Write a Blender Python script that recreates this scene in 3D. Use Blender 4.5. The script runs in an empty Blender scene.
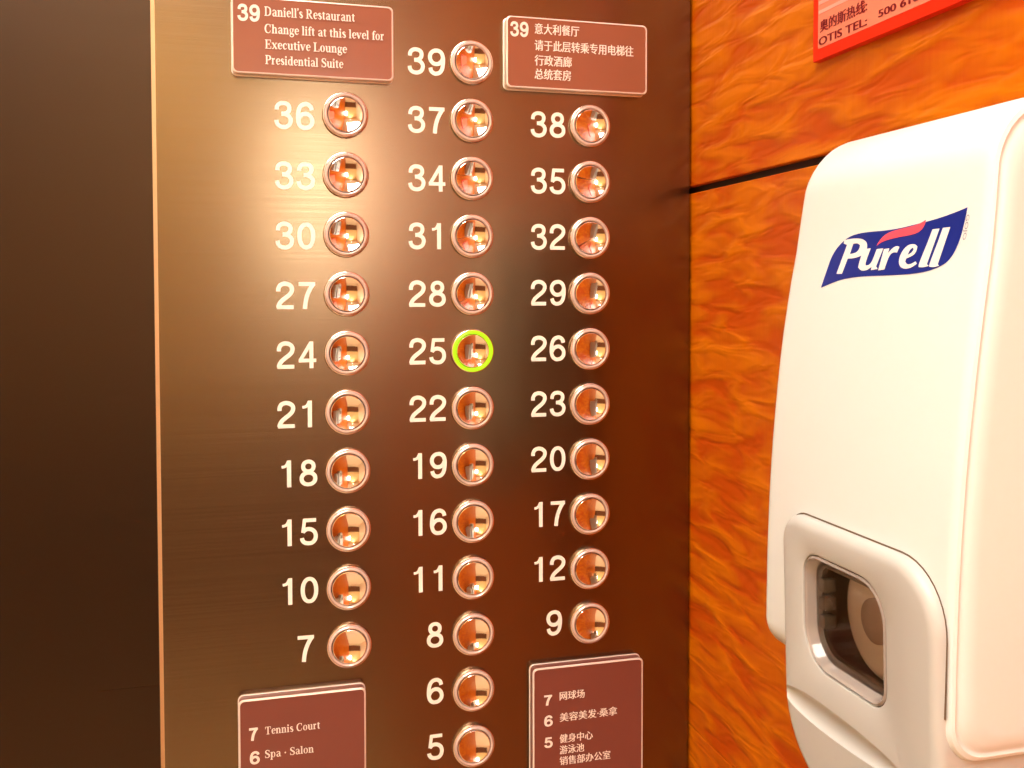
import bpy, bmesh, math, random
from mathutils import Vector, Matrix

random.seed(7)
S = bpy.context.scene
COL = S.collection
W0 = 0.168            # x of the wooden side wall (panel plane is y = 0)

# ------------------------------------------------------------------ camera
cd = bpy.data.cameras.new('camera')
cam = bpy.data.objects.new('camera', cd)
COL.objects.link(cam)
cd.sensor_fit = 'HORIZONTAL'
cd.sensor_width = 36.0
cd.lens = 958.42 / 1024 * 36.0
cd.shift_y = (324.65 - 384.0) / 1024
cd.clip_start = 0.01
R = Matrix(((0.9660, 0.2585, 0.0103), (-0.2587, 0.9655, 0.0308), (-0.0020, -0.0324, 0.9995)))
right, fwd, up = R.col[0], R.col[1], R.col[2]
M = Matrix((right, up, -fwd)).transposed().to_4x4()
M.translation = Vector((-0.1464, -0.6554, -0.1199))
cam.matrix_world = M
S.camera = cam

# ------------------------------------------------------------------ world and exposure
S.view_settings.view_transform = 'Standard'
S.view_settings.look = 'None'
S.view_settings.exposure = 0.0
S.view_settings.gamma = 1.0
S.view_settings.use_curve_mapping = False
wd = bpy.data.worlds.new('world')
S.world = wd
wd.use_nodes = True
wd.node_tree.nodes['Background'].inputs[0].default_value = (1.0, 0.8, 0.6, 1)
wd.node_tree.nodes['Background'].inputs[1].default_value = 0.05

CEIL = 0.85
FLOOR = -1.35
REAR = -2.2
LEFT = -1.15
CEILING_LIGHT = 11.2
GLARE_LAMP = 12.5


# ------------------------------------------------------------------ materials
def mat(name, color=(0.8, 0.8, 0.8), rough=0.5, metal=0.0, coat=0.0, trans=0.0, ior=1.45, emit=None, estr=0.0,
        spec=0.5, aniso=0.0, coat_rough=0.05):
    m = bpy.data.materials.new(name)
    m.use_nodes = True
    b = m.node_tree.nodes['Principled BSDF']
    b.inputs['Base Color'].default_value = (*color, 1)
    b.inputs['Roughness'].default_value = rough
    b.inputs['Metallic'].default_value = metal
    b.inputs['Coat Weight'].default_value = coat
    b.inputs['Coat Roughness'].default_value = coat_rough
    b.inputs['Transmission Weight'].default_value = trans
    b.inputs['IOR'].default_value = ior
    b.inputs['Specular IOR Level'].default_value = spec
    if aniso:
        b.inputs['Anisotropic'].default_value = aniso
    if emit:
        b.inputs['Emission Color'].default_value = (*emit, 1)
        b.inputs['Emission Strength'].default_value = estr
    return m


def N(m, t, **kw):
    n = m.node_tree.nodes.new(t)
    for k, v in kw.items():
        setattr(n, k, v)
    return n


def brushed(name, color, rough, aniso, var=0.10, scr=True):
    """brushed sheet metal, brush lines running horizontally"""
    m = mat(name, color, rough, 1.0, aniso=aniso)
    L = m.node_tree.links
    b = m.node_tree.nodes['Principled BSDF']
    tc = N(m, 'ShaderNodeTexCoord')
    mp = N(m, 'ShaderNodeMapping')
    mp.inputs['Scale'].default_value = (3, 3, 900)
    L.new(tc.outputs['Object'], mp.inputs[0])
    nz = N(m, 'ShaderNodeTexNoise')
    nz.inputs['Scale'].default_value = 1.0
    nz.inputs['Detail'].default_value = 3
    L.new(mp.outputs[0], nz.inputs['Vector'])
    mr = N(m, 'ShaderNodeMapRange')
    mr.inputs['To Min'].default_value = rough - var * .5
    mr.inputs['To Max'].default_value = rough + var * .5
    L.new(nz.outputs['Fac'], mr.inputs['Value'])
    L.new(mr.outputs[0], b.inputs['Roughness'])
    bp = N(m, 'ShaderNodeBump')
    bp.inputs['Strength'].default_value = 0.05
    bp.inputs['Distance'].default_value = 0.0004
    L.new(nz.outputs['Fac'], bp.inputs['Height'])
    L.new(bp.outputs[0], b.inputs['Normal'])
    tg = N(m, 'ShaderNodeTangent')
    tg.direction_type = 'UV_MAP'
    L.new(tg.outputs[0], b.inputs['Tangent'])
    return m


def wood():
    m = mat('figured_orange_wood', rough=0.36, spec=0.30)
    L = m.node_tree.links
    b = m.node_tree.nodes['Principled BSDF']
    tc = N(m, 'ShaderNodeTexCoord')
    mp = N(m, 'ShaderNodeMapping')
    mp.inputs['Scale'].default_value = (1, 12, 48)
    mp.inputs['Rotation'].default_value = (math.radians(8), 0, 0)
    L.new(tc.outputs['Object'], mp.inputs[0])
    nz = N(m, 'ShaderNodeTexNoise')
    nz.inputs['Scale'].default_value = 1.6
    nz.inputs['Detail'].default_value = 2.0
    nz.inputs['Roughness'].default_value = 0.45
    nz.inputs['Distortion'].default_value = 0.55
    L.new(mp.outputs[0], nz.inputs['Vector'])
    fine = N(m, 'ShaderNodeTexNoise')
    mp2 = N(m, 'ShaderNodeMapping')
    mp2.inputs['Scale'].default_value = (1, 400, 25)
    L.new(tc.outputs['Object'], mp2.inputs[0])
    L.new(mp2.outputs[0], fine.inputs['Vector'])
    fine.inputs['Scale'].default_value = 1.0
    big = N(m, 'ShaderNodeTexNoise')
    big.inputs['Scale'].default_value = 5.0
    big.inputs['Detail'].default_value = 1.0
    L.new(tc.outputs['Object'], big.inputs['Vector'])
    a1 = N(m, 'ShaderNodeMath', operation='MULTIPLY_ADD')
    L.new(fine.outputs['Fac'], a1.inputs[0])
    a1.inputs[1].default_value = 0.10
    L.new(nz.outputs['Fac'], a1.inputs[2])
    a2 = N(m, 'ShaderNodeMath', operation='MULTIPLY_ADD')
    L.new(big.outputs['Fac'], a2.inputs[0])
    a2.inputs[1].default_value = 0.18
    a3 = N(m, 'ShaderNodeMath', operation='ADD')
    a3.inputs[1].default_value = 0.035
    L.new(a1.outputs[0], a2.inputs[2])
    cr = N(m, 'ShaderNodeValToRGB')
    e = cr.color_ramp.elements
    e[0].position = 0.54
    e[0].color = (0.52, 0.072, 0.0004, 1)
    e[1].position = 0.82
    e[1].color = (0.66, 0.165, 0.0004, 1)
    k = cr.color_ramp.elements.new(0.64)
    k.color = (0.56, 0.110, 0.0004, 1)
    L.new(a2.outputs[0], a3.inputs[0])
    L.new(a3.outputs[0], cr.inputs[0])
    L.new(cr.outputs[0], b.inputs['Base Color'])
    bp = N(m, 'ShaderNodeBump')
    bp.inputs['Strength'].default_value = 0.9
    bp.inputs['Distance'].default_value = 0.004
    L.new(nz.outputs['Fac'], bp.inputs['Height'])
    L.new(bp.outputs[0], b.inputs['Normal'])
    return m


M_panel = brushed('brushed_bronze_steel', (0.235, 0.172, 0.106), 0.23, 0.5)
M_bevel = mat('highlight_bronze', (0.85, 0.66, 0.46), 0.22, 1.0)  # brighter than the panel: the bevel's highlight is put into its colour
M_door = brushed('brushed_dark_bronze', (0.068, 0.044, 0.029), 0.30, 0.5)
M_wood = wood()
M_groove = mat('dark_groove', (0.02, 0.008, 0.006), 0.6)
M_num = mat('cream_enamel', (0.98, 0.96, 0.86), 0.4)
M_cap = mat('polished_rose_steel', (0.97, 0.90, 0.86), 0.07, 1.0)
M_bezel = mat('satin_rose_steel', (0.92, 0.80, 0.74), 0.22, 1.0)
M_ring = mat('frosted_light_ring', (0.78, 0.62, 0.55), 0.18, 0.3, coat=0.6)
M_gap = mat('button_gap', (0.05, 0.02, 0.012), 0.4)
M_lit = mat('lit_green_ring', (0.08, 0.14, 0.005), 0.3, emit=(0.55, 0.97, 0.01), estr=1.0)
M_plq = mat('brown_acrylic', (0.28, 0.088, 0.046), 0.28, coat=0.5, coat_rough=0.15)
M_plq_low = mat('maroon_acrylic', (0.20, 0.056, 0.040), 0.30, coat=0.5, coat_rough=0.15)
M_edge = mat('polished_plaque_edge', (0.92, 0.80, 0.72), 0.25, 0.3, coat=0.5)
M_let = mat('pale_lettering', (0.95, 0.82, 0.74), 0.5)
M_red = mat('red_notice', (0.80, 0.025, 0.003), 0.4, spec=0.3)
M_pink = mat('pink_notice_field', (0.86, 0.25, 0.15), 0.4, spec=0.3)
M_darkred = mat('dark_red_print', (0.20, 0.001, 0.010), 0.5)
M_stripe = mat('pale_pink_print', (0.88, 0.42, 0.33), 0.5)
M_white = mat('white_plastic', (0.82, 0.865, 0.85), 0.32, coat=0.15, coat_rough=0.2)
M_bar = mat('shaded_white_plastic', (0.57, 0.565, 0.535), 0.36, coat=0.1)  # white plastic darkened: shade of the downward-tilted bar is in its colour
M_blue = mat('logo_blue', (0.006, 0.022, 0.27), 0.35)
M_swoosh = mat('logo_pink', (0.95, 0.10, 0.16), 0.35)
M_logow = mat('logo_white', (0.92, 0.92, 0.92), 0.4)
M_grey = mat('grey_print', (0.33, 0.35, 0.42), 0.5)
M_clear = mat('clear_window_plastic')
_t = M_clear.node_tree
_tr, _gl, _fr, _mx = (_t.nodes.new('ShaderNodeBsdf' + k) if k in ('Transparent', 'Glossy') else _t.nodes.new('ShaderNode' + k)
                      for k in ('Transparent', 'Glossy', 'Fresnel', 'MixShader'))
_tr.inputs[0].default_value = (0.95, 0.92, 0.88, 1)
_gl.inputs['Roughness'].default_value = 0.05
_fr.inputs[0].default_value = 1.45
_t.links.new(_fr.outputs[0], _mx.inputs[0])
_t.links.new(_tr.outputs[0], _mx.inputs[1])
_t.links.new(_gl.outputs[0], _mx.inputs[2])
_t.links.new(_mx.outputs[0], _t.nodes['Material Output'].inputs[0])
M_rim = mat('frosted_clear_rim', (0.33, 0.28, 0.25), 0.12, coat=0.8)
M_pocket = mat('brown_dispenser_inside', (0.36, 0.27, 0.21), 0.5)
M_gap_shadow = mat('painted_gap_shadow', (0.16, 0.10, 0.06), 0.6)
M_bottle = mat('cloudy_refill_bottle', (0.80, 0.68, 0.60), 0.25, coat=0.6)
M_nozzle = mat('cloudy_pump_cap', (0.48, 0.36, 0.30), 0.3, coat=0.5)
M_cream = mat('cream_wall_laminate', (0.86, 0.74, 0.50), 0.4)
M_dark_band = mat('added_dark_band', (0.16, 0.06, 0.02), 0.4)
M_wall = mat('tan_wall_laminate', (0.74, 0.54, 0.22), 0.45)
M_ceil = mat('ivory_ceiling', (0.75, 0.65, 0.5), 0.6)
M_floor = mat('pale_stone_floor', (0.75, 0.58, 0.34), 0.3)
M_light = mat('ceiling_light_diffuser', (1, 1, 1), 0.5, emit=(1.0, 0.945, 0.87), estr=CEILING_LIGHT)
M_glare_lamp = mat('glare_lamp_glass', (1, 1, 1), 0.5, emit=(1.0, 0.95, 0.86), estr=GLARE_LAMP)


# ------------------------------------------------------------------ mesh helpers
def link(name, me, m=None, parent=None):
    o = bpy.data.objects.new(name, me)
    COL.objects.link(o)
    if m:
        me.materials.append(m)
    if parent:
        o.parent = parent
    return o


def bm_obj(name, bm, m, parent=None, smooth=False, sharp=35):
    me = bpy.data.meshes.new(name)
    bmesh.ops.recalc_face_normals(bm, faces=bm.faces[:])
    bm.to_mesh(me)
    bm.free()
    if smooth:
        for p in me.polygons:
            p.use_smooth = True
        me.set_sharp_from_angle(angle=math.radians(sharp))
    return link(name, me, m, parent)


def empty(name, loc):
    o = bpy.data.objects.new(name, None)
    o.location = loc
    o.empty_display_size = 0.02
    COL.objects.link(o)
    return o


def tag(o, label, cat, group=None):
    o['label'] = label
    o['category'] = cat
    if group:
        o['group'] = group
    return o


def struct(o):
    o['kind'] = 'structure'
    return o


def box_bm(x0, x1, y0, y1, z0, z1, bm=None):
    bm = bm or bmesh.new()
    v = [bm.verts.new(p) for p in ((x0, y0, z0), (x1, y0, z0), (x1, y1, z0), (x0, y1, z0),
                                   (x0, y0, z1), (x1, y0, z1), (x1, y1, z1), (x0, y1, z1))]
    for f in ((0, 3, 2, 1), (4, 5, 6, 7), (0, 1, 5, 4), (1, 2, 6, 5), (2, 3, 7, 6), (3, 0, 4, 7)):
        bm.faces.new([v[i] for i in f])
    return bm


def bevel_all(bm, w, seg=2, flt=None):
    es = [e for e in bm.edges if (flt is None or flt(e))]
    bmesh.ops.bevel(bm, geom=es, offset=w, segments=seg, profile=0.5, affect='EDGES')
    return bm


def uv_xz(o, ax=(2, 0)):
    me = o.data
    uv = me.uv_layers.new(name='UVMap')
    for l in me.loops:
        c = me.vertices[l.vertex_index].co
        uv.data[l.index].uv = (c[ax[0]], c[ax[1]])
    return o


def rrect(w, h, r, n=6, cx=0.0, cy=0.0):
    """rounded rectangle outline; r may be one radius or four (TR, TL, BL, BR)"""
    rs = r if isinstance(r, (list, tuple)) else [r] * 4
    pts = []
    for (sx, sy, a0), q in zip(((1, 1, 0), (-1, 1, 90), (-1, -1, 180), (1, -1, 270)), rs):
        q = max(q, 1e-5)
        ox, oy = cx + sx * (w / 2 - q), cy + sy * (h / 2 - q)
        for k in range(n + 1):
            a = math.radians(a0 + 90 * k / n)
            pts.append((ox + q * math.cos(a), oy + q * math.sin(a)))
    return pts


def loft(rings, bm=None, cap0=True, cap1=True):
    """rings of equal length lists of 3-D points"""
    bm = bm or bmesh.new()
    vs = [[bm.verts.new(p) for p in r] for r in rings]
    n = len(rings[0])
    for a, b in zip(vs[:-1], vs[1:]):
        for i in range(n):
            j = (i + 1) % n
            bm.faces.new((a[i], a[j], b[j], b[i]))
    if cap0:
        bm.faces.new(vs[0][::-1])
    if cap1:
        bm.faces.new(vs[-1])
    return bm


def weld(bm):
    bmesh.ops.remove_doubles(bm, verts=bm.verts[:], dist=1e-6)
    return bm


def lathe(profile, n=40, bm=None, cap=True):
    """profile of (r, y); axis = -y through the local origin"""
    rings = []
    for r, y in profile:
        rings.append([(r * math.cos(2 * math.pi * k / n), y, r * math.sin(2 * math.pi * k / n)) for k in range(n)])
    return loft(rings, bm, cap0=False, cap1=cap)


def mesh_from_curve(c):
    o = bpy.data.objects.new('tmp', c)
    COL.objects.link(o)
    me = bpy.data.meshes.new_from_object(o.evaluated_get(bpy.context.evaluated_depsgraph_get()))
    bpy.data.objects.remove(o)
    bpy.data.curves.remove(c)
    me.materials.clear()
    return me


def text_mesh(body, height, align='LEFT', weight=0.0, shear=0.0, xs=1.0, depth=0.0003, spacing=1.0, fit=None):
    """letters whose digit / capital height is `height`; x right, y up, front towards +z"""
    c = bpy.data.curves.new('text', 'FONT')
    c.body = body
    c.size = 1.0
    c.shear = shear
    c.space_character = spacing
    c.offset = weight
    c.resolution_u = 4
    c.fill_mode = 'FRONT'
    me = mesh_from_curve(c)
    k = height / 0.70
    xs_ = [v.co.x for v in me.vertices]
    x0, x1 = min(xs_), max(xs_)
    if fit:
        xs = fit / ((x1 - x0) * k)
    ox = {'LEFT': x0, 'RIGHT': x1, 'CENTER': (x0 + x1) / 2}[align]
    for v in me.vertices:
        v.co = Vector(((v.co.x - ox) * k * xs, v.co.y * k, depth))
    return me


def on_panel(me, x, y, z):
    for v in me.vertices:
        c = v.co.copy()
        v.co = Vector((x + c.x, y - c.z, z + c.y))
    return me


def on_side(me, x, y, z):
    for v in me.vertices:
        c = v.co.copy()
        v.co = Vector((x - c.z, y - c.x, z + c.y))
    return me


def smooth_loop(pts, it=3, corner=55):
    """corner-keeping Chaikin smoothing of a closed loop"""
    P = [Vector(p) for p in pts]
    n = len(P)
    keep = []
    for i in range(n):
        a, b = P[i] - P[i - 1], P[(i + 1) % n] - P[i]
        keep.append(math.degrees(a.angle(b)) > corner)
    for _ in range(it):
        Q, K = [], []
        n = len(P)
        for i in range(n):
            a, b = P[i], P[(i + 1) % n]
            if keep[i]:
                Q.append(a); K.append(True)
            else:
                Q.append(a * .75 + b * .25); K.append(False)
            if not keep[(i + 1) % n]:
                Q.append(a * .25 + b * .75); K.append(False)
        P, keep = Q, K
    return P


def shape_mesh(loops, depth):
    """filled 2-D shape with holes -> mesh at height `depth` along z"""
    c = bpy.data.curves.new('shape', 'CURVE')
    c.dimensions = '2D'
    c.fill_mode = 'FRONT'
    for lp in loops:
        s = c.splines.new('POLY')
        s.points.add(len(lp) - 1)
        for q, p in zip(s.points, lp):
            q.co = (p[0], p[1], 0, 1)
        s.use_cyclic_u = True
    me = mesh_from_curve(c)
    for v in me.vertices:
        v.co.z = depth
    return me


# ------------------------------------------------------------------ lettering drawn as strokes
def spline_pts(P, n=5):
    P = [Vector(p) for p in P]
    out = []
    for i in range(len(P) - 1):
        a, b, c, d = P[max(i - 1, 0)], P[i], P[i + 1], P[min(i + 2, len(P) - 1)]
        for k in range(n):
            u = k / n
            out.append(.5 * ((2 * b) + (c - a) * u + (2 * a - 5 * b + 4 * c - d) * u * u + (3 * b - a - 3 * c + d) * u ** 3))
    out.append(P[-1])
    return out


def stroke(P, w, curved=True):
    """outline of a pen stroke of half width w (or (w0, w1, ..) interpolated) along P"""
    P = spline_pts(P) if curved and len(P) > 2 else [Vector(p) for p in P]
    n = len(P)
    A, B = [], []
    for i, p in enumerate(P):
        d = (P[min(i + 1, n - 1)] - P[max(i - 1, 0)]).normalized()
        q = Vector((-d.y, d.x))
        if isinstance(w, (list, tuple)):
            f = i / (n - 1) * (len(w) - 1)
            k = min(int(f), len(w) - 2)
            ww = w[k] + (w[k + 1] - w[k]) * (f - k)
        else:
            ww = w
        A.append(p + q * ww)
        B.append(p - q * ww)
    return ('strip', A, B)


def oval(cx, cy, rx, ry, tx, ty, ex=2.15, n=36):
    def loop(a, b):
        o = []
        for k in range(n):
            c, s = math.cos(2 * math.pi * k / n), math.sin(2 * math.pi * k / n)
            o.append(Vector((cx + a * math.copysign(abs(c) ** (2 / ex), c), cy + b * math.copysign(abs(s) ** (2 / ex), s))))
        return o
    return [loop(rx, ry), loop(rx - tx, ry - ty)]


def rect(x0, x1, y0, y1):
    return [[Vector((x0, y0)), Vector((x1, y0)), Vector((x1, y1)), Vector((x0, y1))]]


SIX = [(.57, .72), (.53, .85), (.43, .925), (.33, .935), (.20, .885), (.105, .74), (.067, .5), (.075, .3), (.13, .15), (.23, .075),
       (.33, .062), (.455, .09), (.555, .19), (.585, .315), (.555, .44), (.46, .545), (.34, .575), (.22, .545), (.125, .455), (.085, .36)]


def digit(c, w=.066):
    if c == '0': return [oval(.33, .5, .33, .5, 2 * w, 2 * w - .01)]
    if c == '1': return [rect(.325, .325 + 2 * w, 0, 1), stroke([(.13, .76), (.235, .775), (.315, .835), (.36, .985)], (.05, .052, .058, .03))]
    if c == '2': return [stroke([(.075, .65), (.085, .77), (.15, .885), (.25, .93), (.34, .938), (.46, .905), (.555, .82), (.575, .71), (.53, .59), (.42, .48), (.28, .375), (.16, .265), (.09, .15), (.072, .05)], w), rect(.015, .635, 0, 2 * w - .012)]
    if c == '3': return [stroke([(.085, .69), (.105, .82), (.19, .91), (.325, .938), (.46, .905), (.535, .81), (.525, .67), (.44, .575), (.33, .545), (.255, .543)], w - .004),
                         stroke([(.255, .543), (.36, .54), (.49, .49), (.575, .39), (.588, .28), (.535, .15), (.43, .08), (.315, .062), (.19, .09), (.10, .175), (.066, .305)], w - .004)]
    if c == '4': return [rect(.405, .405 + 2 * w - .008, 0, 1), rect(.01, .66, .225, .225 + 2 * w - .02), stroke([(.055, .28), (.455, .945)], w - .012, False)]
    if c == '5': return [rect(.13, .60, 1 - 2 * w + .014, 1), stroke([(.175, .985), (.105, .47)], w - .012, False),
                         stroke([(.10, .485), (.19, .57), (.31, .60), (.44, .57), (.545, .475), (.583, .335), (.555, .195), (.46, .09), (.325, .062), (.185, .09), (.095, .17), (.066, .275)], w - .002)]
    if c == '6': return [stroke(SIX, w - .002)]
    if c == '7': return [rect(.03, .64, 1 - 2 * w + .012, 1), stroke([(.585, .95), (.46, .76), (.35, .52), (.285, .27), (.255, 0)], w)]
    if c == '8': return [oval(.33, .745, .268, .255, 2 * w - .006, 2 * w - .014), oval(.33, .292, .33, .292, 2 * w - .002, 2 * w - .012)]
    if c == '9': return [stroke([(.66 - x, 1 - y) for x, y in SIX], w - .002)]


def serif(c):
    """bold book-face letters, capital height 0.72; returns (shapes, advance)"""
    T, h = .13, .05
    V = lambda x, a, b: rect(x - T / 2, x + T / 2, a, b)
    F = lambda x, y, r=.12: rect(x - r, x + r, y, y + h)
    X = .50
    if c == ' ': return [], .26
    if c == '\u2019': return [stroke([(.08, .74), (.10, .64), (.05, .55)], (.055, .045, .01))], .17
    if c == '\u00b7': return [oval(.16, .30, .075, .075, .07, .07)[:1]], .32
    if c == 'D': return [V(.17, 0, .72), F(.15, 0), F(.15, .67), stroke([(.15, .695), (.36, .69), (.56, .57), (.60, .36), (.56, .15), (.36, .03), (.15, .025)], (.025, .03, .06, .075, .06, .03, .025))], .74
    if c == 'C': return [stroke([(.58, .52), (.53, .66), (.37, .70), (.20, .61), (.12, .36), (.20, .10), (.38, .02), (.53, .07), (.60, .22)], (.03, .025, .03, .06, .075, .06, .03, .025, .02)), rect(.56, .61, .48, .71)], .70
    if c == 'E': return [V(.17, 0, .72), F(.15, 0), F(.15, .67), rect(.15, .56, .67, .72), rect(.15, .58, 0, .05), rect(.15, .42, .34, .39), rect(.52, .57, .52, .72), rect(.54, .59, 0, .20), rect(.39, .44, .27, .46)], .66
    if c == 'P': return [V(.17, 0, .72), F(.17, 0, .15), F(.15, .67), stroke([(.15, .695), (.36, .69), (.50, .60), (.50, .44), (.36, .345), (.15, .335)], (.025, .03, .07, .07, .03, .025))], .61
    if c == 'R': return [V(.17, 0, .72), F(.17, 0, .15), F(.15, .67), stroke([(.15, .695), (.36, .69), (.49, .61), (.49, .46), (.36, .375), (.15, .365)], (.025, .03, .07, .07, .03, .025)), stroke([(.33, .37), (.52, .09), (.66, .02)], (.06, .065, .03))], .70
    if c == 'L': return [V(.17, 0, .72), F(.17, .67, .15), F(.15, 0), rect(.15, .56, 0, .05), rect(.52, .57, 0, .22)], .62
    if c == 'T': return [V(.32, 0, .72), F(.32, 0, .15), rect(.05, .59, .67, .72), rect(.03, .08, .50, .72), rect(.56, .61, .50, .72)], .64
    if c == 'S': return [stroke([(.45, .55), (.40, .67), (.27, .70), (.13, .62), (.14, .48), (.30, .37), (.45, .25), (.43, .09), (.27, .02), (.12, .07), (.08, .21)], (.02, .025, .03, .05, .07, .075, .07, .05, .03, .025, .02)), rect(.43, .48, .50, .71), rect(.06, .10, .0, .22)], .55
    if c == 'a': return [V(.37, .04, .38), F(.43, 0, .09), stroke([(.10, .38), (.15, .47), (.26, .48), (.36, .42), (.37, .33)], (.05, .03, .03, .05, .06)), stroke([(.37, .30), (.18, .24), (.11, .14), (.17, .04), (.28, .04), (.37, .12)], (.02, .03, .06, .05, .03, .02))], .51
    if c in 'ce': 
        r = [stroke([(.40, .36), (.33, .47), (.23, .475), (.13, .39), (.11, .24), (.16, .08), (.27, .03), (.41, .12)], (.04, .03, .03, .06, .068, .05, .035, .015))]
        return (r + [rect(.10, .42, .255, .30), stroke([(.33, .46), (.40, .37), (.41, .27)], (.03, .05, .04))] if c == 'e' else r), .46
    if c == 'd': return [V(.42, 0, .72), F(.36, .67, .08), F(.46, 0, .09), oval(.25, .245, .20, .255, .115, .04)], .56
    if c == 'f': return [V(.16, 0, .58), F(.17, 0), rect(.02, .32, .45, .50), stroke([(.16, .56), (.20, .68), (.30, .70), (.36, .63)], (.065, .04, .03, .05))], .33
    if c == 'g': return [oval(.23, .33, .18, .165, .10, .035), rect(.36, .49, .42, .475), stroke([(.12, .20), (.12, .08), (.32, .06), (.42, -.04), (.33, -.17), (.15, -.17), (.08, -.08), (.16, .04)], (.03, .05, .06, .055, .03, .03, .045, .03))], .48
    if c in 'hnu':
        if c == 'u': return [V(.14, .14, .47), F(.10, X - h, .08), V(.42, 0, .47), F(.38, X - h, .08), F(.46, 0, .08), stroke([(.14, .16), (.19, .04), (.29, .03), (.42, .14)], (.06, .04, .03, .02))], .56
        r = [V(.14, 0, .72 if c == 'h' else X), F(.14, 0), F(.10, (.72 if c == 'h' else X) - h, .08), V(.42, 0, .36), F(.42, 0), stroke([(.15, .34), (.26, .465), (.38, .46), (.42, .33)], (.02, .03, .045, .065))]
        return r, .57
    if c == 'i': return [V(.14, 0, X), F(.14, 0), F(.10, X - h, .08), oval(.14, .65, .075, .075, .07, .07)[:1]], .29
    if c == 'l': return [V(.14, 0, .72), F(.14, 0), F(.10, .67, .08)], .29
    if c == 'o': return [oval(.25, .25, .215, .26, .12, .04)], .50
    if c == 'p': return [V(.14, -.20, X), F(.14, -.22), F(.10, X - h, .08), oval(.31, .25, .20, .255, .115, .04)], .56
    if c == 'r': return [V(.14, 0, X), F(.15, 0, .13), F(.10, X - h, .08), stroke([(.15, .30), (.24, .45), (.34, .44)], (.02, .035, .065))], .41
    if c == 's': return [stroke([(.33, .37), (.28, .47), (.18, .475), (.10, .39), (.20, .28), (.33, .17), (.28, .04), (.16, .03), (.07, .13)], (.02, .025, .04, .06, .07, .065, .045, .025, .02))], .41
    if c == 't': return [V(.16, .08, .60), rect(.02, .32, .45, .50), stroke([(.16, .12), (.21, .03), (.32, .08)], (.065, .04, .015))], .35
    if c == 'v': return [stroke([(.09, .48), (.25, .02)], .065, False), stroke([(.25, .02), (.41, .48)], .025, False), F(.09, X - h, .10), F(.41, X - h, .09)], .50
    if c == 'x': return [stroke([(.09, .48), (.40, .02)], .065, False), stroke([(.08, .02), (.40, .48)], .025, False), F(.09, X - h, .10), F(.41, X - h, .09), F(.08, 0, .08), F(.40, 0, .10)], .50
    raise ValueError(c)


def drawn_text(body, height, face='digit', align='LEFT', fit=None, w=.066):
    """letters drawn from strokes: x right, y up, z = 0"""
    bm, x, lift = bmesh.new(), 0.0, 0.0
    for c in body:
        if face == 'digit':
            g, adv, k = digit(c, w), .79, 1.0
        else:
            g, adv = serif(c)
            k = 1 / .72
            adv *= k
        for lp in g:
            lift += .00001

            def q(p):
                rise[0] += 1.5e-6
                return bm.verts.new((x + p.x * k, p.y * k, lift + rise[0]))
            rise = [0.0]
            if lp[0] == 'strip':
                A, B = zip(*[(q(p), q(r)) for p, r in zip(lp[1], lp[2])])
            elif len(lp) == 2:
                A, B = [q(p) for p in lp[0] + lp[0][:1]], [q(p) for p in lp[1] + lp[1][:1]]
            else:
                f = bm.faces.new([q(p) for p in lp[0]])
                f.normal_update()
                if f.normal.z < 0:
                    f.normal_flip()
                continue
            for a, b, cc, d in zip(A[:-1], A[1:], B[1:], B[:-1]):
                f = bm.faces.new((a, b, cc, d))
                f.normal_update()
                if f.normal.z < 0:
                    f.normal_flip()
        x += adv
    xs = [v.co.x for v in bm.verts]
    x0, x1 = min(xs), max(xs)
    ox = {'LEFT': x0, 'RIGHT': x1, 'CELL': 0.0}[align]
    sx = (fit / (x1 - x0)) if fit else height * .985
    for v in bm.verts:
        v.co = Vector(((v.co.x - ox) * sx, v.co.y * height, v.co.z))
    me = bpy.data.meshes.new('lettering')
    bm.to_mesh(me)
    bm.free()
    return me


def bold_mesh(me, step, n=3):
    """thicken thin letters sideways"""
    bm = bmesh.new()
    for k in range(n):
        for v in me.vertices:
            v.co.x += step if k else 0.0
            v.co.z += .00001
        bm.from_mesh(me)
    bpy.data.meshes.remove(me)
    me = bpy.data.meshes.new('lettering')
    bm.to_mesh(me)
    bm.free()
    return me


# ------------------------------------------------------------------ the setting
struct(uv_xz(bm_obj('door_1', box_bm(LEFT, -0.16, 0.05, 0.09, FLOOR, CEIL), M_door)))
struct(bm_obj('wall_left', box_bm(LEFT - .04, LEFT, REAR, 0.09, FLOOR, CEIL), M_cream))
struct(bm_obj('wall_rear', box_bm(LEFT - .04, W0 + .06, REAR - .04, REAR, FLOOR, CEIL), M_wall))
b = box_bm(LEFT, W0, REAR, REAR + .018, -1.14, -0.50)  # dark band added to darken the lower reflection in the panel
bevel_all(b, .004, 2)
struct(bm_obj('trim_1', b, M_dark_band))
b = box_bm(LEFT, W0, REAR, REAR + .014, FLOOR, -1.14)  # pale band added to lighten the bottom of the panel reflection
struct(bm_obj('added_baseboard_rear', b, M_cream))
struct(bm_obj('floor', box_bm(LEFT - .04, W0 + .06, REAR - .04, 0.09, FLOOR - .04, FLOOR), M_floor))
struct(bm_obj('ceiling', box_bm(LEFT - .04, W0 + .06, REAR - .04, 0.09, CEIL, CEIL + .04), M_ceil))
wr = struct(bm_obj('wall_right', box_bm(W0 + .006, W0 + .06, REAR, 0.09, FLOOR, CEIL), M_groove))
for z0, z1 in ((-0.0405, CEIL), (-0.4460, -0.0458), (FLOOR, -0.4467)):
    b = box_bm(W0, W0 + .006, REAR, 0.05, z0, z1)
    bevel_all(b, 0.0006, 1)
    bm_obj('wood_panel', b, M_wood, wr)

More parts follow.
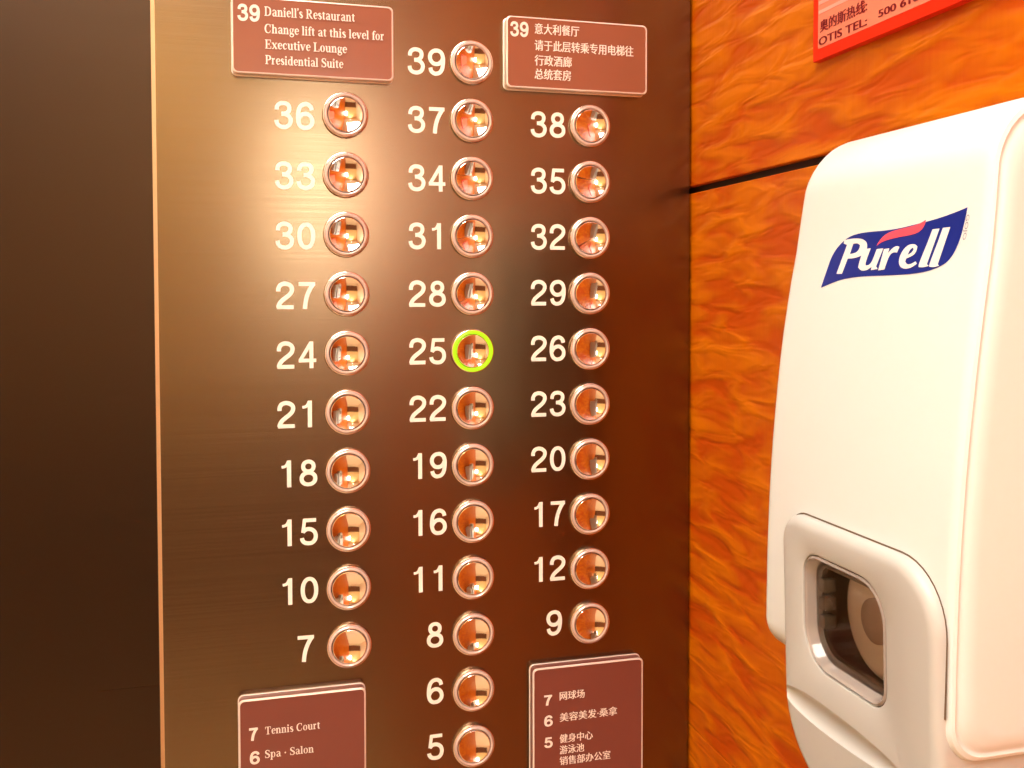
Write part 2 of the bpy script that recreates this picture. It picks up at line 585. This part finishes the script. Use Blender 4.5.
# ceiling light: a broad diffuser in a thin frame
cl = tag(empty('ceiling_light', (-0.5, -0.85, CEIL)), 'large square warm white ceiling light above the lift car', 'ceiling light')
b = box_bm(-.42, .42, -.5, .5, -.018, -.010)
bm_obj('diffuser', b, M_light, cl)
b = bmesh.new()
for x0, x1, y0, y1 in ((-.45, -.42, -.53, .53), (.42, .45, -.53, .53), (-.42, .42, -.53, -.5), (-.42, .42, .5, .53)):
    box_bm(x0, x1, y0, y1, -.022, 0, b)
bm_obj('frame', b, M_bezel, cl)

# downlight added to brighten the rear wall that the panel mirrors
dl = tag(empty('added_downlight', (-0.42, -1.98, CEIL)), 'small round downlight added to brighten the rear wall', 'ceiling light')
def vlathe(profile, n=32, cap=True):
    return loft([[(r * math.cos(2 * math.pi * k / n), r * math.sin(2 * math.pi * k / n), z) for k in range(n)] for r, z in profile], cap0=False, cap1=cap)
bm_obj('trim_ring', vlathe([(.052, 0), (.052, -.006), (.046, -.008), (.042, -.006), (.042, 0)], cap=False), M_bezel, dl, True)
bm_obj('lens', vlathe([(.042, -.003), (.02, -.0035), (.004, -.0035)]), M_light, dl)
sl = bpy.data.lights.new('rear_wall_fill', 'SPOT')
sl.energy = 38
sl.color = (1.0, 0.88, 0.66)
sl.spot_size = math.radians(110)
sl.spot_blend = 0.6
sl.shadow_soft_size = 0.03
so = bpy.data.objects.new('rear_wall_fill', sl)
COL.objects.link(so)
so.parent = dl
so.location = (0, 0, -.015)
so.rotation_euler = (math.radians(-12), 0, 0)

# unseen lamp added on the rear wall to make the panel glare
wl = tag(empty('glare_lamp', (0.03, REAR, 0.20)), 'upright frosted lamp added on the rear wall for the panel glare', 'added lamp')
rings = []
for y, ins in ((.02, 0.0), (.05, 0.0), (.062, .008), (.068, .025)):
    rings.append([(p[0], y, p[1]) for p in rrect(.22 - 2 * ins, .42 - 2 * ins, .03)])
bm_obj('glare_lamp_shade', loft(rings), M_glare_lamp, wl, True)
rings = [[(p[0], y, p[1]) for p in rrect(.24 - 2 * i, .44 - 2 * i, .035)] for y, i in ((0, 0), (.016, 0), (.02, .004))]
bm_obj('back_plate', loft(rings), M_bezel, wl, True)

# ------------------------------------------------------------------ control panel
PX0, PX1 = -0.2096, 0.1665
panel = tag(empty('control_panel', (0, 0, FLOOR)),
            'full-height brushed bronze lift control panel with cream floor numbers', 'control panel')
def prism(pts, z0, z1):
    return loft([[(x, y, z0) for x, y in pts], [(x, y, z1) for x, y in pts]])
PH = CEIL - FLOOR - .002
fp = bm_obj('face_plate', prism([(PX0 + .0030, 0), (PX1 - .0012, 0), (PX1, .0012), (PX1, .03), (PX0 + .0030, .03)], .002, PH), M_panel, panel)
uv_xz(fp)
bm_obj('bevel_highlight', prism([(PX0, .03), (PX0, .0020), (PX0 + .0004, .0014), (PX0 + .0026, .0001), (PX0 + .0030, 0), (PX0 + .0030, .03)], .002, PH), M_bevel, panel)

ROW = 0.040
COLX = (-0.0867, 0.0, 0.0869)
FLOORS = [(0, 0, '36'), (0, 1, '33'), (0, 2, '30'), (0, 3, '27'), (0, 4, '24'), (0, 5, '21'), (0, 6, '18'), (0, 7, '15'),
          (0, 8, '10'), (0, 9, '7'),
          (1, -1, '39'), (1, 0, '37'), (1, 1, '34'), (1, 2, '31'), (1, 3, '28'), (1, 4, '25'), (1, 5, '22'), (1, 6, '19'),
          (1, 7, '16'), (1, 8, '11'), (1, 9, '8'), (1, 10, '6'), (1, 11, '5'),
          (2, 0, '38'), (2, 1, '35'), (2, 2, '32'), (2, 3, '29'), (2, 4, '26'), (2, 5, '23'), (2, 6, '20'), (2, 7, '17'),
          (2, 8, '12'), (2, 9, '9')]
NUMX = (-0.1329, -0.0443, 0.0430)
NUMZ = (-0.0106, -0.0096, -0.0091)
for c, r, s in FLOORS:
    me = drawn_text(s, 0.0180, 'digit', 'CELL', w=.078)
    on_panel(me, NUMX[c] + (0.0112 if len(s) == 1 else 0.0), -0.0003, -r * 0.03978 + NUMZ[c] - FLOOR)
    o = link('floor_number', me, M_num, panel)
    o['label'] = 'cream number ' + s

# ------------------------------------------------------------------ buttons
def make_button(lit=False):
    t = empty('floor_button', (0, 0, 0))
    bm_obj('bezel', lathe([(.0153, 0.0), (.0153, -.0022), (.0150, -.0028), (.0146, -.0030), (.0143, -.0027), (.0142, -.0005)], 48, cap=False), M_bezel, t, True)
    bm_obj('light_ring', lathe([(.0142, -.0008), (.0142, -.0030), (.0138, -.0038), (.0131, -.0042), (.0124, -.0040), (.0121, -.0034), (.0120, -.0004)], 48, cap=False),
           M_lit if lit else M_ring, t, True)
    bm_obj('cap_gap', lathe([(.0121, -.0006), (.0116, -.0006)], 48, cap=False), M_gap, t)
    prof = [(.0116, -.0004), (.0116, -.0032), (.0114, -.0036), (.0111, -.0037)]
    RC = 0.026
    sag0 = RC - math.sqrt(RC * RC - .0111 ** 2)
    for k in range(1, 11):
        q = .0111 * (1 - k / 10.5)
        prof.append((q, -.0037 + sag0 - (RC - math.sqrt(RC * RC - q * q))))
    bm_obj('mirror_cap', lathe(prof, 48), M_cap, t, True, 40)
    return t


def copy_tree(o, parent=None):
    c = o.copy()
    COL.objects.link(c)
    if parent:
        c.parent = parent
    for ch in o.children:
        copy_tree(ch, c)
    return c


proto = make_button()
first = True
for c, r, s in FLOORS:
    if s == '25':
        o = make_button(True)
        lab = 'floor button beside number 25, the only one with a glowing yellow-green ring'
    else:
        o = proto if first else copy_tree(proto)
        first = False
        lab = 'round mirrored lift button with pale ring, just right of cream number ' + s
    o.location = (COLX[c], 0, -r * ROW)
    tag(o, lab, 'button', 'floor buttons on the control panel')


# ------------------------------------------------------------------ plaques
def plaque(x0, x1, z0, z1, lines, nums, label, face, letter, bright_side, seed):
    """thick acrylic block on the panel; lines = (text, x, z, height, weight, fit)"""
    t = tag(empty('directory_plaque', ((x0 + x1) / 2, 0, z0)), label, 'sign', 'directory plaques on the control panel')
    w, h = x1 - x0, z1 - z0
    T = 0.0085
    ring = lambda ins, y: [(p[0], y, p[1] + h / 2) for p in rrect(w - 2 * ins, h - 2 * ins, .0035 - ins * .5)]
    bm_obj('plate', loft([ring(0.0004, 0), ring(0.0004, -T + .0006), ring(.0012, -T)]), face, t, True, 30)
    bm = loft([ring(0.0003, -T + .0009), ring(0.0, -T + .0006), ring(0.0004, -T - .0002), ring(.0011, -T - .0004), ring(.0013, -T + .0001)], cap0=False, cap1=False)
    bm_obj('front_edge', bm, M_edge, t, True)
    bm = loft([ring(0.0, 0), ring(-0.0004, -.0004), ring(-0.0004, -.0010), ring(0.0002, -.0013)], cap0=False, cap1=False)
    bm_obj('back_edge', bm, M_edge, t, True)
    if bright_side:
        bm = loft([ring(0.0002, -.0013), ring(0.0002, -T + .0009)], cap0=False, cap1=False)
        bm_obj('side_band', bm, M_edge, t, True)
    for body, x, z, hh, wt, fit, nm in lines:
        if nm == 'floor_number':
            me = drawn_text(body, hh, 'digit', fit=fit, w=.10)
        elif ord(body[0]) < 128:
            me = drawn_text(body, hh, 'serif', fit=fit)
        else:
            me = bold_mesh(text_mesh(body, hh, 'LEFT', fit=fit - .0004, depth=0.0), .00013)
        on_panel(me, x - (x0 + x1) / 2, -T - .0003, z - z0)
        link(nm, me, letter, t)
    return t


# ------------------------------------------------------------------ (plaque contents)
plaque(-0.1595, -0.0550, 0.0225, 0.0722, [
    ('39', -0.1556, 0.0562, 0.0103, 0, 0.0140, 'floor_number'),
    ('Daniell\u2019s Restaurant', -0.1388, 0.0602, 0.0060, 0, 0.0580, 'lettering'),
    ('Change lift at this level for', -0.1388, 0.0492, 0.0058, 0, 0.0771, 'lettering'),
    ('Executive Lounge', -0.1386, 0.0392, 0.0058, 0, 0.0525, 'lettering'),
    ('Presidential Suite', -0.1386, 0.0292, 0.0058, 0, 0.0500, 'lettering')],
    None, 'brown plaque with English lettering headed 39, top left of the control panel', M_plq, M_let, True, 1)
plaque(0.0230, 0.1280, 0.0230, 0.0725, [
    ('39', 0.0258, 0.0584, 0.0098, 0, 0.0132, 'floor_number'),
    ('\u610f\u5927\u5229\u9910\u5385', 0.0434, 0.0616, 0.0056, 0, 0.0330, 'lettering'),
    ('\u8bf7\u4e8e\u6b64\u5c42\u8f6c\u4e58\u4e13\u7528\u7535\u68af\u5f80', 0.0434, 0.0502, 0.0056, 0, 0.0740, 'lettering'),
    ('\u884c\u653f\u9152\u5eca', 0.0434, 0.0398, 0.0056, 0, 0.0275, 'lettering'),
    ('\u603b\u7edf\u5957\u623f', 0.0433, 0.0303, 0.0056, 0, 0.0270, 'lettering')],
    None, 'brown plaque with Chinese lettering headed 39, top right of the control panel', M_plq, M_let, True, 2)
plaque(-0.1600, -0.0765, -0.560, -0.3870, [
    ('7', -0.1533, -0.4146, 0.0086, 0, 0.0058, 'floor_number'),
    ('Tennis Court', -0.1430, -0.4115, 0.0052, 0, 0.0356, 'lettering'),
    ('6', -0.1530, -0.4302, 0.0082, 0, 0.0064, 'floor_number'),
    ('Spa \u00b7 Salon', -0.1432, -0.4272, 0.0052, 0, 0.0315, 'lettering')],
    None, 'maroon plaque listing Tennis Court and Spa Salon in English', M_plq_low, M_let, False, 3)
plaque(0.0415, 0.1260, -0.560, -0.3870, [
    ('7', 0.0499, -0.4143, 0.0075, 0, 0.0062, 'floor_number'),
    ('\u7f51\u7403\u573a', 0.0615, -0.4112, 0.0048, 0, 0.0192, 'lettering'),
    ('6', 0.0499, -0.4293, 0.0075, 0, 0.0064, 'floor_number'),
    ('\u7f8e\u5bb9\u7f8e\u53d1\u00b7\u6851\u62ff', 0.0616, -0.4268, 0.0048, 0, 0.0442, 'lettering'),
    ('5', 0.0499, -0.4448, 0.0073, 0, 0.0064, 'floor_number'),
    ('\u5065\u8eab\u4e2d\u5fc3', 0.0615, -0.4423, 0.0048, 0, 0.0254, 'lettering'),
    ('\u6e38\u6cf3\u6c60', 0.0615, -0.4505, 0.0048, 0, 0.0188, 'lettering'),
    ('\u9500\u552e\u90e8\u529e\u516c\u5ba4', 0.0615, -0.4585, 0.0048, 0, 0.0390, 'lettering')],
    None, 'maroon plaque listing floors 7, 6 and 5 in Chinese', M_plq_low, M_let, False, 4)

# ------------------------------------------------------------------ red notice on the side wall
nt = tag(empty('wall_notice', (W0, -0.23, 0.0122)), 'red and pink lift hotline notice on the orange wood wall', 'sign')
NY0, NY1, NZ0, NZ1 = -0.1650, -0.334, 0.0118, 0.150
def side_ring(y0, y1, z0, z1, r, d):
    return [(-d, -(p[0]), p[1]) for p in rrect(abs(y1 - y0), z1 - z0, r, 4, cx=-(y0 + y1) / 2 - 0.23, cy=(z0 + z1) / 2 - 0.0122)]
bm_obj('backing', loft([side_ring(NY0, NY1, NZ0, NZ1, .001, 0.0), side_ring(NY0, NY1, NZ0, NZ1, .001, .0040), side_ring(NY0 - .0004, NY1 + .0004, NZ0 + .0004, NZ1 - .0004, .001, .0044)]), M_red, nt)
bm_obj('printed_field', loft([side_ring(NY0 - .0055, NY1 + .0055, NZ0 + .0065, NZ1 - .0055, .0008, .0044), side_ring(NY0 - .0055, NY1 + .0055, NZ0 + .0065, NZ1 - .0055, .0008, .0046)], cap0=False), M_pink, nt)
for body, y, z, hh, fit in (('OTIS TEL:', -0.1715, 0.0198, 0.0044, 0.0440), ('500 610', -0.2252, 0.0209, 0.0037, 0.0310),
                            ('\u5965\u7684\u65af\u70ed\u7ebf:', -0.1725, 0.0275, 0.0050, 0.0430)):
    me = text_mesh(body, hh, 'LEFT', fit=fit, depth=0.0)
    me = bold_mesh(me, .00032, 3)
    on_side(me, -.0048, y + 0.23, z - 0.0122)
    link('lettering', me, M_darkred, nt)
for k in range(5):
    z = 0.0375 + k * .0052
    b = box_bm(-.0048, -.0046, -0.1712 + .23, -0.2080 + .23, z - .0122, z + .0020 - .0122)
    bm_obj('print_line', b, M_stripe, nt)

# ------------------------------------------------------------------ hand sanitizer dispenser
DY = -0.335                                    # local origin: on the wall, s = -(y - DY), t = z - DZ, d = W0 - x
DZ = -0.330
disp = tag(empty('sanitizer_dispenser', (W0, DY, DZ)),
           'white wall-mounted hand sanitizer dispenser with a blue oval-wave logo and clear window', 'dispenser')
def L3(s, t, d):
    return (-d, -s, t)
def Y(y): return -(y - DY)
def Z(z): return z - DZ
def face_d(z):
    u = -0.10 - z
    return 0.0815 + 0.070 * u + 0.0038 * math.sin(math.pi * min(max(u, 0), .18) / .18)


def profile(dtop, z0, z1, rt, rb, off, n=10):
    """side profile (d, z) of a body: wall top -> rolled top -> sloping face -> rolled bottom -> wall bottom"""
    P = [(0.0, z1)]
    f = off
    ct = f(z1 - rt) - rt
    P.append((ct * .5, z1))
    for k in range(n + 1):
        a = math.pi / 2 * (1 - k / n)
        P.append((ct + rt * math.cos(a), z1 - rt + rt * math.sin(a)))
    for k in range(1, 16):
        z = (z1 - rt) + (z0 + rb - z1 + rt) * k / 16
        P.append((f(z), z))
    cb = f(z0 + rb) - rb
    for k in range(n + 1):
        a = -math.pi / 2 * (k / n)
        P.append((cb + rb * math.cos(a), z0 + rb + rb * math.sin(a)))
    P.append((cb * .5, z0))
    P.append((0.0, z0))
    return P


def inset_profile(P, i, z0, z1):
    """pull the profile in by i (towards the wall and towards its middle height)"""
    zm = (z0 + z1) / 2
    dm = max(p[0] for p in P)
    out = []
    for d, z in P:
        k = (z - zm) / ((z1 - z0) / 2)
        out.append((max(d - i * min(1, d / (dm * .6)), 0) if d > 0 else 0.0, zm + k * ((z1 - z0) / 2 - i)))
    return out


def body(name, z0, z1, y_far, y_near, rt, rb, off, far_r, near_r, m, groove=False, taper=0.0):
    P = profile(0, z0, z1, rt, rb, off)
    rings = []
    n = 7
    for k in range(n + 1):
        a = math.pi / 2 * k / n
        i = far_r * (1 - math.sin(a))
        s = Y(y_far) + far_r * (1 - math.cos(a))
        rings.append([L3(s + taper * min(max((z + .15) / .09, 0), 1) ** 2, Z(z), d) for d, z in inset_profile(P, i, z0, z1)])
    rr = [(k / n) for k in range(n + 1)]
    if groove:
        # face edge, a fine parting groove, then the flank
        for ds, i in ((.0052, 0.0), (.0030, .0004), (.0014, .0012), (.0009, .0024), (.0014, .0031), (.0014, .0037), (.0010, .0044), (.0002, .0062), (0.0, .010)):
            rings.append([L3(Y(y_near) - ds, Z(z), d) for d, z in inset_profile(P, i, z0, z1)])
    else:
        for q in rr:
            a = math.pi / 2 * q
            i = near_r * (1 - math.cos(a))
            s = Y(y_near) - near_r * (1 - math.sin(a))
            rings.append([L3(s, Z(z), d) for d, z in inset_profile(P, i, z0, z1)])
    return bm_obj(name, loft(rings), m, disp, True, 40)


def shell_d(z): return 0.050 + 0.200 * min(max(-0.075 - z, -.02), 0.120)


shell = body('back_shell', -0.269, -0.060, -0.240, -0.3905, 0.020, 0.018, shell_d, 0.006, 0.003, M_white)
cover = body('front_cover', -0.278, -0.0525, -0.2665, -0.3915, 0.026, 0.012, face_d, 0.009, 0.004, M_white, groove=True, taper=0.009)

# push bar: outline in (s, t), layers in d
BY0, BY1, BZ0, BZ1 = -0.2905, -0.3887, -0.324, -0.2125
bc = (Y(BY0) + Y(BY1)) / 2
def bar_d(z): return 0.0985 - 0.030 * (-0.21 - z)
NSEG = 10
def bar_ring(ins, dd, grow=0.0):
    zc = (BZ0 + BZ1) / 2
    r = [.024 - ins, .013 - ins, .036 - ins, .036 - ins]
    out = []
    for s, t in rrect(abs(BY1 - BY0) - 2 * ins, (BZ1 - BZ0) - 2 * ins, r, NSEG, cx=bc, cy=Z(zc)):
        out.append(L3(s, t, bar_d(t + DZ) + dd))
    return out
WY0, WY1, WZ0, WZ1 = -0.3080, -0.3615, -0.2720, -0.2255
wc = (Y(WY0) + Y(WY1)) / 2
def win_ring(ins, dd, k=1.0):
    r = [.015 - ins, .010 - ins, .017 - ins, .009 - ins]
    return [L3(s, t, bar_d(t + DZ) + dd) for s, t in rrect(abs(WY1 - WY0) - 2 * ins, (WZ1 - WZ0) - 2 * ins, r, NSEG, cx=wc, cy=Z((WZ0 + WZ1) / 2))]
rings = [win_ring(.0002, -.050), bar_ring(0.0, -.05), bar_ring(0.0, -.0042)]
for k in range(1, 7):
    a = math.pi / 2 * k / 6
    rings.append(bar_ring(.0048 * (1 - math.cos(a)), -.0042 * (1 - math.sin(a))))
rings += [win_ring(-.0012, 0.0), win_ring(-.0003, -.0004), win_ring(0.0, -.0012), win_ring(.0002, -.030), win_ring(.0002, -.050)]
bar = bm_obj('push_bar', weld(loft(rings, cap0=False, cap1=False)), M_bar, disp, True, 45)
bm = loft([win_ring(.0002, -.0298), win_ring(.0003, -.0295)], cap0=False)
bm_obj('pocket_back', bm, M_pocket, bar)
bm = loft([win_ring(.0004, -.0295), win_ring(.0004, -.0080)], cap0=False, cap1=False)
bm_obj('pocket_lining', bm, M_pocket, bar)
# clear window: a frosted moulded rim around a thin dished pane
rings = [win_ring(.0002, -.0085), win_ring(.0003, -.0008), win_ring(.0012, -.0002), win_ring(.0022, -.0012), win_ring(.0030, -.0044), win_ring(.0042, -.0056), win_ring(.0056, -.0056), win_ring(.0056, -.0080)]
bm_obj('window_rim', loft(rings, cap0=False, cap1=False), M_rim, bar, True, 50)
bm_obj('window_pane', loft([win_ring(.0030, -.0046), win_ring(.0060, -.0036), win_ring(.012, -.0030)], cap0=False), M_clear, bar, True, 60)
for k in range(3):
    s0, t0 = Y(WY0) + .0045, Z(WZ1) - .016 - k * .0075
    b = box_bm(-(bar_d(t0 + DZ) - .0042), -(bar_d(t0 + DZ) - .0100), -s0 - .0045, -s0, t0, t0 + .0055)
    bevel_all(b, .0008, 2)
    bm_obj('window_clip', b, M_rim, bar, True, 40)

# dark strip on the cover, painted shadow of the gap around the bar
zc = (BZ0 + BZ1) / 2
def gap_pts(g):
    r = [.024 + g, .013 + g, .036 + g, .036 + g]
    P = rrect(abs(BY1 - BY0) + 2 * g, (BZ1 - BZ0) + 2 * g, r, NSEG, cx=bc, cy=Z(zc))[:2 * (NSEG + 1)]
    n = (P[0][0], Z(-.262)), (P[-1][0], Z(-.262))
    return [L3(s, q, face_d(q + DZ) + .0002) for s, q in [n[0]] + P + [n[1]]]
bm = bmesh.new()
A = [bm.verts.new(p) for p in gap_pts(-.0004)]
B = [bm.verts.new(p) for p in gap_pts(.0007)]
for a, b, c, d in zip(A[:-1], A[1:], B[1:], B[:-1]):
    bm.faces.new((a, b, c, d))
bm_obj('gap_shadow', bm, M_gap_shadow, disp)

# cut a pocket into cover and shell behind the window
bmc = loft([win_ring(-.001, .02), win_ring(-.001, -.0305)])
cutter = bm_obj('cutter', bmc, M_pocket, disp)
# finger scoop above the lower lip of the push bar
sc_rings = []
s0, s1, sm = Y(-0.2895), Y(-0.372), Y(-0.320)
for k in range(21):
    s_ = s0 + (s1 - s0) * k / 20
    q = math.sqrt(max(.004, 1 - ((s_ - sm) / ((s0 if s_ < sm else s1) - sm)) ** 2))
    sc_rings.append([L3(s_, Z(-0.2905) + .0058 * q * math.sin(2 * math.pi * j / 24), bar_d(-.2905) + .0008 + .0050 * q * math.cos(2 * math.pi * j / 24)) for j in range(24)])
scoop = bm_obj('scoop', loft(sc_rings), M_bar, disp, True)
for o, cut in ((cover, cutter), (shell, cutter), (bar, scoop)):
    md = o.modifiers.new('cut', 'BOOLEAN')
    md.object = cut
    md.operation = 'DIFFERENCE'
    md.solver = 'EXACT'
dg = bpy.context.evaluated_depsgraph_get()
for o in (cover, shell, bar):
    me = bpy.data.meshes.new_from_object(o.evaluated_get(dg))
    o.modifiers.clear()
    o.data = me
    me.set_sharp_from_angle(angle=math.radians(38))
    while len(me.materials) > 1:
        me.materials.pop()
bpy.data.objects.remove(cutter)
bpy.data.objects.remove(scoop)

# refill bottle and its pump cap behind the window
wm = Z((WZ0 + WZ1) / 2)
prof = [(.023, 0.0), (.0235, .008), (.0225, .013), (.018, .0155), (.010, .0165), (.003, .0167)]
rings = []
for q, d in prof:
    rings.append([L3(wc + .0105 + q * math.cos(2 * math.pi * k / 40), wm + .006 + 1.05 * q * math.sin(2 * math.pi * k / 40), .0735 + d) for k in range(40)])
bm_obj('refill_bottle', loft(rings), M_bottle, bar, True, 40)
rings = []
for q, d in ((.0085, 0), (.0085, .002), (.007, .0030), (.002, .0033)):
    rings.append([L3(wc + .0130 + q * math.cos(2 * math.pi * k / 28), wm + .006 + q * math.sin(2 * math.pi * k / 28), .0898 + d) for k in range(28)])
bm_obj('pump_cap', loft(rings), M_nozzle, bar, True, 40)

# lock ring on the shell's far shoulder, half hidden by the cover
rings = []
for q, d in ((.0062, 0.0), (.0062, .0012), (.0056, .0016), (.0050, .0012), (.0048, .0004)):
    rings.append([L3(Y(-0.2472) + q * math.cos(2 * math.pi * k / 28), Z(-0.160) + q * math.sin(2 * math.pi * k / 28), shell_d(-.160) + .0002 + d) for k in range(28)])
bm_obj('lock_ring', loft(rings, cap0=False), M_white, disp, True, 40)

# logo on the cover: outlines in millimetres right of / above the logo centre
LOGO_SHAPES = {
    'wave': [[(-36.97, -10.53), (-34.36, -3.62), (-32.02, 2.59), (-27.96, 6.86), (-21.67, 10.04), (-14.62, 11.09), (-6.36, 11.26), (1.59, 11.09), (10.42, 11.41), (17.61, 12.11), (25.67, 12.86), (33.34, 13.88), (39.63, 15.02), (45.17, 16.23), (44.74, 13.5), (43.81, 9.56), (42.7, 5.24), (40.58, 0.57), (37.71, -2.29), (33.02, -4.03), (26.47, -5.39), (17.19, -5.98), (4.81, -6.14), (-8.45, -6.15), (-16.81, -6.6), (-24.02, -7.36), (-31.38, -9.05)]],
    'swoosh': [[(-2.75, 5.38), (-0.67, 8.01), (3.0, 10.02), (8.6, 10.96), (15.29, 11.48), (21.13, 12.26), (24.8, 13.54), (24.12, 11.27), (22.01, 9.48), (18.0, 8.55), (10.77, 8.18), (3.3, 7.38), (-0.51, 6.6)]],
    'P': [[(-24.02, 8.86), (-20.83, 9.12), (-15.1, 9.15), (-10.82, 8.4), (-8.42, 6.67), (-8.27, 4.22), (-10.77, 2.04), (-16.0, 1.12), (-20.18, 1.19), (-22.83, -4.93), (-26.71, -4.85), (-21.87, 6.83), (-24.3, 7.47)], [(-17.7, 7.05), (-14.87, 7.17), (-13.07, 6.22), (-13.29, 4.53), (-15.4, 3.25), (-19.09, 2.97)]],
    'u': [[(-10.51, 4.57), (-5.88, 4.7), (-8.11, -0.76), (-7.7, -1.95), (-5.94, -1.92), (-4.17, -0.89), (-2.08, 4.19), (1.96, 4.34), (-1.06, -2.48), (0.11, -3.5), (-4.09, -3.89), (-3.84, -2.56), (-6.66, -3.92), (-10.22, -4.0), (-12.46, -2.67), (-12.17, -0.29)]],
    'r': [[(2.39, 3.99), (5.58, 4.17), (5.14, 2.4), (7.47, 4.24), (9.89, 4.93), (11.44, 4.38), (10.42, 2.34), (8.15, 2.6), (6.01, 1.39), (4.17, -3.85), (0.43, -4.08)]],
    'e': [[(21.54, 4.06), (20.03, 5.07), (16.7, 5.08), (13.75, 3.4), (11.9, 0.12), (12.58, -2.7), (15.52, -3.97), (19.32, -3.67), (22.44, -2.2), (21.65, -1.32), (18.82, -2.32), (16.77, -2.18), (15.82, -1.21), (16.07, -0.11), (19.77, 0.86), (21.27, 2.2)], [(16.64, 1.21), (17.53, 2.99), (18.99, 3.79), (19.64, 3.21), (18.82, 1.99)]],
    'l': [[(28.69, 9.82), (32.34, 9.88), (27.86, -2.52), (28.94, -3.16), (26.28, -3.62), (23.62, -3.47), (23.29, -2.53)]],
    'm': [[(33.96, 10.0), (37.71, 10.05), (33.54, -2.69), (34.36, -3.24), (31.67, -3.77), (29.2, -3.47), (29.0, -2.7)]],
}
lg = empty('logo', (0, 0, 0))
lg.parent = disp
def logo_part(name, keys, m, dd):
    bm = bmesh.new()
    for k in keys:
        loops = [smooth_loop([Vector((p[0], p[1])) for p in lp]) for lp in LOGO_SHAPES[k]]
        me = shape_mesh(loops, 0)
        for v in me.vertices:
            y, z = -0.3355 - v.co.x / 1000, -0.1072 + v.co.y / 1000
            v.co = Vector(L3(Y(y), Z(z), face_d(z) + dd))
        bm.from_mesh(me)
        bpy.data.meshes.remove(me)
    me = bpy.data.meshes.new(name)
    bm.to_mesh(me)
    bm.free()
    return link(name, me, m, lg)
me = text_mesh('GOJO', .0016, 'LEFT', fit=.0085, depth=0.0)
for v in me.vertices:
    y, z = -0.3810 + v.co.y * -.0, -0.0935 - v.co.x
    y = -0.3806 - v.co.y - v.co.x * -.12
    v.co = Vector(L3(Y(y), Z(z), face_d(z) + .0003))
link('maker_print', me, M_grey, lg)
logo_part('logo_wave', ['wave'], M_blue, .00015)
logo_part('logo_swoosh', ['swoosh'], M_swoosh, .00025)
logo_part('logo_lettering', ['P', 'u', 'r', 'e', 'l', 'm'], M_logow, .00035)
print('objects', len(bpy.data.objects))
